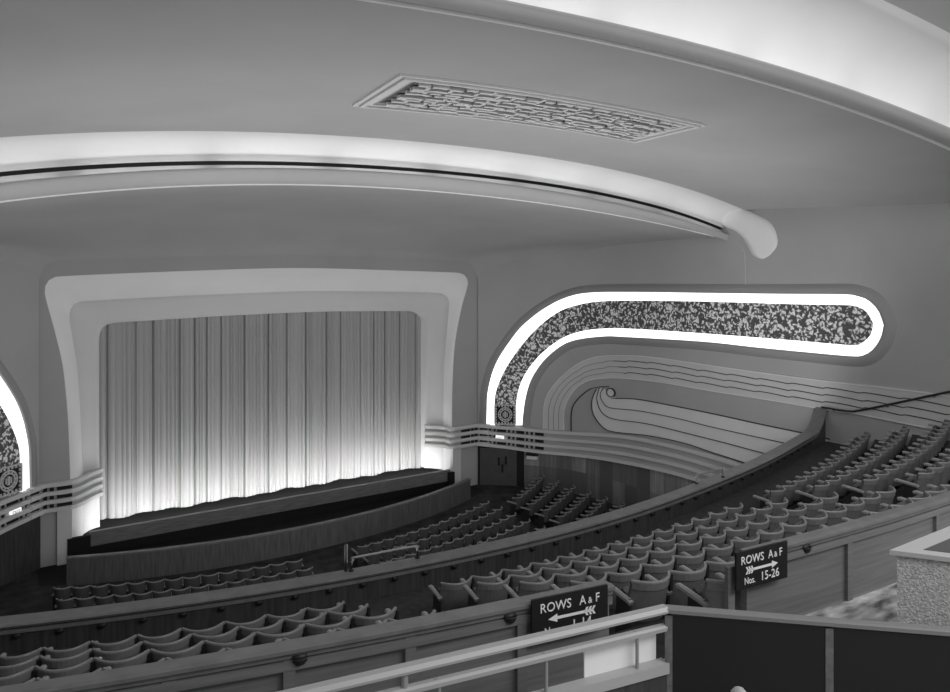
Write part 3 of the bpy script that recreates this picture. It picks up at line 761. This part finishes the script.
for k in range(6):
    R, z = rowR(k), rowz(k)
    if k < 4:
        place(proto, used, *BC, R, -14.0 - (0, .12, .24, .3)[k], -6.46, z, PB, lambda i, n, k=k: 'wood-backed tip-up seat, %s from the aisle, %s row of the left balcony block' % (ORD[n-1-i], rowname[k]), infrm)
    place(proto, used, *BC, R, -4.9, 2.95, z, PB, lambda i, n, k=k: 'wood-backed tip-up seat, %s from the near aisle, %s row of the middle balcony block' % (ORD[i], rowname[k]))
    place(proto, used, *BC, R, 4.2, 12.5, z, PB, lambda i, n, k=k: 'wood-backed tip-up seat, %s from the aisle, %s row of the far right balcony block' % (ORD[i], rowname[k]), lambda x, y, z: infrm(x, y, z, 20))
for o, p in ends: arm_end(o, p, None, HB)
# stalls seats
PSx = 0.55
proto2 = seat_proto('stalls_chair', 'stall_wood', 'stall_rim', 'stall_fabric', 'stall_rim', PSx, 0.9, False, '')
proto2['group'] = 'stalls seats'; used = [False]; ends = []
SCc = (-1.0, 9.8)
rn2 = ['front','second','third','fourth','fifth','sixth','seventh','eighth']
for k in range(8):
    R = 18 + 0.86*k
    if k < 4: place(proto2, used, *SCc, R, -9.4, -1.75, 0, PSx, lambda i, n, k=k: 'dark stalls seat, %s left of the centre aisle, %s row' % (ORD[n-1-i], rn2[k]), infrm)
    place(proto2, used, *SCc, R, 0.0 if k else 0.0, 6.9, 0, PSx, lambda i, n, k=k: 'dark stalls seat, %s right of the centre aisle, %s row' % (ORD[i], rn2[k]))
    if 1 <= k: place(proto2, used, *SCc, R, 8.1, 11.4, 0, PSx, lambda i, n, k=k: 'dark stalls seat, %s from the side aisle, %s row, by panelled wall' % (ORD[i], rn2[k]))
for o, p in ends: arm_end(o, p, None, 0.9)

# ------------------------------------------------------------------ balcony structure
def ring_arc(R, x0, x1, n=90):
    a0 = math.asin((x0-BC[0])/R); a1 = math.asin((x1-BC[0])/R)
    return [(BC[0]+R*math.sin(lerp(a0,a1,i/(n-1))), BC[1]-R*math.cos(lerp(a0,a1,i/(n-1)))) for i in range(n)]
XW = 13.46
tiers = G()
rads = [31.9] + [rowR(k)+0.15 for k in range(5)] + [39.52]
for k in range(6):
    a = ring_arc(rads[k], -13.6, XW); b = ring_arc(rads[k+1], -13.6, XW); z = rowz(k)
    tiers.grid([[(x,y,z-0.42) for x,y in a], [(x,y,z) for x,y in a], [(x,y,z) for x,y in b], [(x,y,z-0.4) for x,y in b]])
tiers.make('balcony_floor', 'tier_floor', kind='structure')
# parapet
pp = thing('balcony_parapet', 'curved wooden balcony parapet with wide ledge sweeping to the right wall', 'parapet', (0,0,0))
def rise(x): t = max(0, min(1, (x-12.2)/1.26)); return 0.70*t*t
def bulge(x):
    t = max(0, min(1, (x-8.5)/5.0)); return -0.14*math.exp(-((x-5)/3.5)**2) + 0.42*t*t
def par_arc(R, x0, x1, n):
    out = []
    for x, y in ring_arc(R, x0, x1, n):
        a = math.atan2(x-BC[0], BC[1]-y); q = R + bulge(x); yy = BC[1] - math.sqrt(q*q - (x-BC[0])**2); out.append((x, yy))
    return out
g = G(); rows = []
for Rr, dz in ((31.62,-.06),(31.60,-.03),(31.66,0),(32.0,0),(32.04,-.02),(32.02,-.06),(31.62,-.06)):
    rows.append([(x, y, 5.30+dz+rise(x)) for x, y in par_arc(Rr, -14.0, XW, 140)])
g.grid(rows); g.make('ledge', 'ledge_wood', pp, label='wide polished ledge')
g = G(); rows = []
for Rr, z in ((31.97, 5.25), (31.97, 4.4), (31.66, 3.6), (31.66, 5.25)):
    rows.append([(x, y, z+(rise(x) if z > 5 else 0)) for x, y in par_arc(Rr, -14.0, XW, 140)])
g.grid(rows); g.make('panelling', 'parapet_panel', pp)
g = G(); g.sweep([(x, y, 5.18+rise(x)) for x, y in par_arc(31.99, -14, XW, 120)], [(-.02,-.03),(.02,-.03),(.02,.03),(-.02,.03)]); g.make('moulding', 'ledge_wood', pp)
# ashtrays
def ashtray(loc, rz, label):
    g = G(); n = 10
    rows = [[(r*math.cos(math.pi+math.pi*i/n), r*0.7*math.sin(math.pi+math.pi*i/n), z) for i in range(n+1)] for r, z in ((0.02,-.06),(0.04,-.05),(0.055,-.012),(0.06,0.0),(0.05,0.0),(0.04,-.03),(0.0,-.045))]
    g.grid(rows); g.box(-.055, .055, 0.0, 0.012, -.04, .015)
    o = g.make('ashtray', 'iron', smooth=True, label=label, cat='ashtray', group='ashtrays'); o.location = loc; o.rotation_euler = (0,0,rz); return o
base = None; R = 32.03; cnt = 0
for i in range(41):
    a = math.asin((-12.6-BC[0])/R) + i*0.618/R; x = BC[0]+R*math.sin(a); y = BC[1] - math.sqrt((R+bulge(x))**2 - (x-BC[0])**2)
    if x > 11.9 or not infrm(x, y, 5.1, 5): continue
    lab = 'small black ashtray under the parapet ledge, %s counting from the left' % ORD[cnt]; cnt += 1
    if base is None: base = ashtray((x,y,5.13), a, lab)
    else:
        o = base.copy(); COL.objects.link(o); o.location = (x,y,5.13); o.rotation_euler = (0,0,a); o['label'] = lab
# guard rails on the ledge at the aisles
def guard(px0, py0, px1, py1, h, lab, tall):
    a = Vector(on_z(px0, py0, 5.30)); b = Vector(on_z(px1, py1, 5.30)); t = thing('guard_rail', lab, 'railing', a, 0, 'guard rails on the balcony parapet')
    d = b - a; g = G()
    P = [(0,0,h-.12), tuple(d*0.03+Vector((0,0,h-.03))), tuple(d*0.08+Vector((0,0,h))), tuple(d*0.92+Vector((0,0,h))), tuple(d*0.98+Vector((0,0,h-.02))), tuple(d+Vector((0,0,h-.1)))]
    g.tube(catmull(P, 4), 0.022); g.make('rail', 'steel', t, smooth=True)
    for q in (Vector((0,0,0)), d):
        g = G(); g.tube([tuple(q), tuple(q + Vector((0,0,h-.08)))], 0.022); g.make('post', 'iron' if tall else 'steel', t)
        g = G(); g.lathe([(0.0,0.0),(0.05,0.0),(0.05,0.02),(0.0,0.03)], tuple(q), 10); g.make('foot', 'iron', t)
    if tall:
        g = G(); g.tube([(-.08,0.05,-.02),(-.08,0.05,0.5)], 0.03); g.make('end_post', 'iron', t)
guard(351, 571, 417.5, 558, 0.24, 'pale guard rail with dark posts on the ledge at the near aisle', True)
guard(696.5, 483.5, 723, 477, 0.22, 'small guard rail on the ledge near the far right aisle', False)

# cross-aisle partition
RP = 39.85; ZP = EYE - 2.9
def part_seg(x0, x1, lab, stiles):
    t = thing('aisle_partition', lab, 'partition', (0,0,0), 0, 'wood partitions behind the balcony seats')
    g = G(); rows = []
    for Rr, dz in ((RP-.15,-.05),(RP-.15,0),(RP-.04,0),(RP,-.012),(RP,-.04),(RP-.03,-.05),(RP-.03,-.09),(RP-.14,-.09),(RP-.15,-.05)):
        rows.append([(x, y, ZP+dz) for x, y in ring_arc(Rr, x0, x1, 60)])
    g.grid(rows)
    for i in (0, -1): g.add([r[i] for r in rows[:-1]], [tuple(range(len(rows)-1))])
    g.make('ledge', 'ledge_wood', t)
    g = G(); rows = []
    for Rr, z in ((RP-.07, ZP-.09), (RP-.07, ZP-.95), (RP-.14, ZP-1.4), (RP-.14, ZP-.09), (RP-.07, ZP-.09)):
        rows.append([(x, y, z) for x, y in ring_arc(Rr, x0+.01, x1-.01, 60)])
    g.grid(rows)
    for i in (0, -1): g.add([r[i] for r in rows[:-1]], [(0,1,2,3)])
    g.make('panel', 'partition_wood', t)
    g = G(); g.sweep([(x, y, ZP-.14) for x, y in ring_arc(RP-.045, x0+.01, x1-.01, 50)], [(-.025,-.035),(.025,-.035),(.025,.035),(-.025,.035)]); g.make('top_moulding', 'partition_wood', t)
    for px in stiles:
        r = (px-CX)/FPX; lo, hi = 2.0, 14.0
        for _ in range(40):
            m2 = (lo+hi)/2; q = at(px, HZ, m2); 
            if math.dist(q[:2], BC) > RP: lo = m2
            else: hi = m2
        a = math.atan2(q[0]-BC[0], BC[1]-q[1]); g = G(); g.box(-.045, .045, -.02, .03, -.95, -.1); o = g.make('stile', 'partition_wood', t)
        o.location = (BC[0]+(RP-.05)*math.sin(a), BC[1]-(RP-.05)*math.cos(a), ZP); o.rotation_euler = (0,0,a)
part_seg(-13.8, -6.55, 'wooden partition with ledge, left of the aisle opening', (-60, 60, 168, 290, 412, 524))
part_seg(-4.88, 6.0, 'wooden partition with ledge, right of the aisle opening', (734, 853, 941))
def on_ring(px, R):
    lo, hi = 1.0, 20.0
    for _ in range(40):
        m2 = (lo+hi)/2; q = at(px, HZ, m2)
        if math.dist(q[:2], BC) > R: lo = m2
        else: hi = m2
    return q, math.atan2(q[0]-BC[0], BC[1]-q[1]), m2
for px, lab in ((300, 'black ashtray under the partition ledge, left of the left sign'), (510.5, 'black ashtray under the partition ledge, just left of the left sign'), (807, 'black ashtray under the partition ledge, right of the right sign')):
    q, a, Z = on_ring(px, RP-.02)
    if px == 300: lab = 'black ashtray under the partition ledge near the picture bottom left'
    o = base.copy(); COL.objects.link(o); o.location = (q[0], q[1], ZP-.085); o.rotation_euler = (0,0,a); o['label'] = lab
def sign(pxa, pxb, top, bot, lab, lines, arrow):
    qa, aa, Za = on_ring(pxa, RP+.03); qb, ab, Zb = on_ring(pxb, RP+.03)
    c = Vector(((qa[0]+qb[0])/2, (qa[1]+qb[1])/2, 0)); w = math.dist(qa[:2], qb[:2]); rz = math.atan2(qb[1]-qa[1], qb[0]-qa[0])
    zt = EYE - (top-HZ)/FPX*Za; zb_ = EYE - (bot-HZ)/FPX*Za; h = zt - zb_
    t = thing('direction_sign', lab, 'sign', (c.x, c.y, zb_), rz)
    g = G(); g.box(-w/2, w/2, -.012, .012, 0, h); g.make('board', 'sign_black', t)
    text_mesh('ROWS', h*0.31, 'sign_white', t, (-w*0.20, -.015, h*0.66), 'lettering', 0.95)
    text_mesh('A', h*0.31, 'sign_white', t, (w*0.155, -.015, h*0.66), 'lettering', 0.9)
    text_mesh('&', h*0.21, 'sign_white', t, (w*0.255, -.015, h*0.66), 'lettering', 0.9)
    text_mesh('F', h*0.30, 'sign_white', t, (w*0.355, -.015, h*0.66), 'lettering', 0.9)
    text_mesh('Nos.', h*0.25, 'sign_white', t, (-w*0.25, -.015, h*0.12), 'lettering', 0.85)
    text_mesh(lines, h*0.33, 'sign_white', t, (w*0.14, -.015, h*0.12), 'lettering', 0.95)
    g = G(); s = arrow; zc_ = h*0.48; aw = w*0.30; yy = -.016
    g.add([(x*s, y, z) for x, y, z in [(-aw, yy, zc_-h*.035), (aw*0.6, yy, zc_-h*.035), (aw*0.6, yy, zc_-h*.1), (aw, yy, zc_), (aw*0.6, yy, zc_+h*.1), (aw*0.6, yy, zc_+h*.035), (-aw, yy, zc_+h*.035)]], [(0,1,2,3,4,5,6)])
    for k in range(3):
        x0 = -aw + k*aw*0.16; 
        for sg in (1, -1): g.add([(q[0]*s, yy, q[1]) for q in ((x0, zc_), (x0+aw*.1, zc_), (x0-aw*.0, zc_+sg*h*.1), (x0-aw*.1, zc_+sg*h*.1))], [(0,1,2,3)])
    g.make('arrow', 'sign_white', t)
sign(531.5, 607, 600, 643, 'black direction sign, arrow left, on the left partition', '1-14', -1)
sign(735.5, 786.5, 553, 591, 'black direction sign, arrow right, for seats 15-26', '15-26', 1)

# cross aisle floor
g = G(); a = ring_arc(RP-.05, -13.8, 8, 50); b = ring_arc(RP+6.5, -13.8, 8, 50); zf = EYE-3.72
g.grid([[(x,y,zf) for x,y in a], [(x,y,zf) for x,y in b]]); g.make('aisle_floor', 'carpet_floral', kind='structure')
# aisle steps leading down through the opening
# foreground barrier
HBz = EYE - 2.7
K = Vector(on_z(665.5, 606, HBz)); Rr_ = Vector(on_z(950, 628.5, HBz)); Ll = Vector(on_z(290, 692, HBz))
dR = (Rr_ - K).normalized(); dL = (Ll - K).normalized(); Rend = K + dR*5.0; Lend = K + dL*5.5
nR = Vector((0,0,1)).cross(dR)
bt = thing('stair_barrier', 'dark panelled barrier with pale cap at the lower right', 'barrier', (0,0,0))
g = G(); g.sweep([tuple(K + Vector((0,0,-.02)) - dR*0.02), tuple(Rend + Vector((0,0,-.02)))], [(-.045,-.018),(.045,-.018),(.045,.01),(.03,.02),(-.03,.02),(-.045,.01)]); g.make('cap_rail', 'barrier_cap', bt)
g = G(); g.sweep([tuple(K + Vector((0,0,-.56))), tuple(Rend + Vector((0,0,-.56)))], [(-.02,-.5),(.02,-.5),(.02,.5),(-.02,.5)]); g.make('panel', 'barrier_dark', bt)
for px in (668.5, 828.5):
    c = Vector(on_z(px, lerp(606, 628.5, (px-665.5)/284.5), HBz))
    g = G(); g.sweep([tuple(c + Vector((0,0,-.56)) - dR*0.028), tuple(c + Vector((0,0,-.56)) + dR*0.028)], [(-.03,-.5),(.03,-.5),(.03,.5),(-.03,.5)]); g.make('post', 'stage_wood', bt)
hb = thing('aisle_handrail', 'pale double handrail running down to the lower left from the barrier corner', 'handrail', (0,0,0))
g = G(); g.sweep([tuple(K + Vector((0,0,-.02))), tuple(Lend + Vector((0,0,-.02)))], [(-.045,-.02),(.045,-.02),(.05,.0),(.03,.025),(-.03,.025),(-.05,0)]); g.make('top_rail', 'hand_rail', hb)
lowz = Vector((0,0,-.165))
g = G(); g.sweep([tuple(K + lowz), tuple(Lend + lowz)], [(-.03,-.02),(.03,-.02),(.035,.01),(.02,.025),(-.02,.025),(-.035,.01)]); g.make('lower_rail', 'hand_rail', hb)
def along(px):          # point on the left rail under pixel px
    r = (px-CX)/FPX; lo, hi = 0, 5.5
    for _ in range(40):
        m2 = (lo+hi)/2; p = K + dL*m2
        if project(p.x, p.y, 0)[0] > px: lo = m2
        else: hi = m2
    return p
side = Vector((dL.y, -dL.x, 0))
for px in (637, 546, 439):
    p = along(px); g = G(); P = [p + Vector((0,0,-.17)) - dL*(-0.07), p + Vector((0,0,-.15)) - dL*(-.02), p + Vector((0,0,-.2)), p + Vector((0,0,-.55))]
    g.tube([tuple(q) for q in catmull([tuple(q) for q in P], 4)], 0.014); g.make('bracket', 'steel', hb, smooth=True)
p = along(404.5); g = G(); g.tube([tuple(p + Vector((0,0,-.03))), tuple(p + Vector((0,0,-.9)))], 0.025); g.make('post', 'steel', hb)
kb = thing('stair_kerb', 'wooden kerb rail below the double handrail', 'kerb', (0,0,0))
g = G(); g.sweep([tuple(K + Vector((0,0,-.46))), tuple(Lend + Vector((0,0,-.46)))], [(-.05,-.05),(.05,-.05),(.05,.03),(-.05,.03)]); g.make('top_plank', 'hand_rail', kb)
g = G(); g.sweep([tuple(K + Vector((0,0,-.79))), tuple(Lend + Vector((0,0,-.79)))], [(-.03,-.29),(.03,-.29),(.03,.28),(-.03,.28)]); g.make('side_panel', 'parapet_panel', kb)
# white board standing on the kerb
a = along(588) ; b = along(660); g = G()
o_ = Vector((-dL.y, dL.x, 0)); 
if o_.y < 0: o_ = -o_
P = [a + o_*0.05 + Vector((0,0,-.43)), b + o_*0.05 + Vector((0,0,-.43)), b + o_*0.05 + Vector((0,0,-.20)), a + o_*0.05 + Vector((0,0,-.21))]
g.add([tuple(q) for q in P] + [tuple(q + o_*0.012) for q in P], [(0,1,2,3),(4,5,6,7),(0,1,5,4),(1,2,6,5),(2,3,7,6),(3,0,4,7)])
g.make('white_board', 'white_board', label='plain white board standing behind the double handrail', cat='board')
# stucco block with slab
q = Vector(at(897, 552, 6.7)); e = Vector(at(950, 554, 6.55)); d = (e-q); d.z = 0; d.normalize(); zt = q.z
far = Vector(on_z(950, 530.5, zt)); d2 = (far-q); d2.z = 0; d2.normalize()
sb = thing('stucco_pier', 'rough pale stucco parapet block with flat slab top', 'parapet', (0,0,0))
def prism(g, base4, z0, z1):
    g.add([(p[0],p[1],z0) for p in base4] + [(p[0],p[1],z1) for p in base4], [(0,1,2,3),(4,5,6,7),(0,1,5,4),(1,2,6,5),(2,3,7,6),(3,0,4,7)])
g = G(); prism(g, [q, q+d*2.0, q+d*2.0+d2*1.5, q+d2*1.5], zf+.002, zt-.02); g.make('stucco_body', 'stucco', sb)
q2 = q - d*0.04 - d2*0.04
g = G(); prism(g, [q2, q2+d*2.1, q2+d*2.1+d2*1.6, q2+d2*1.6], zt-.02, zt+.02); g.make('slab', 'slab', sb)
q3 = q + d*0.16 + d2*0.1
g = G(); prism(g, [q3, q3+d*1.6, q3+d*1.6+d2*1.25, q3+d2*1.25], zt+.0205, zt+.024); g.make('slab_inset', 'slab_dark', sb, label='darker inset panel of the slab')
# rounded pale knob at the bottom edge
p = Vector(at(739, 688, 3.2)); t = thing('newel_knob', 'rounded pale knob at the bottom edge below the dark barrier', 'knob', (p.x, p.y, p.z-0.03))
g = G(); g.lathe([(0.0,0.03),(0.02,0.027),(0.034,0.01),(0.036,-.01),(0.02,-.03),(0.02,-.08),(0,-.08)]); g.make('knob', 'hand_rail', t, smooth=True)
g = G(); g.lathe([(0.018,-.08),(0.018,-.8),(0,-.8)]); g.make('stem', 'stage_wood', t)
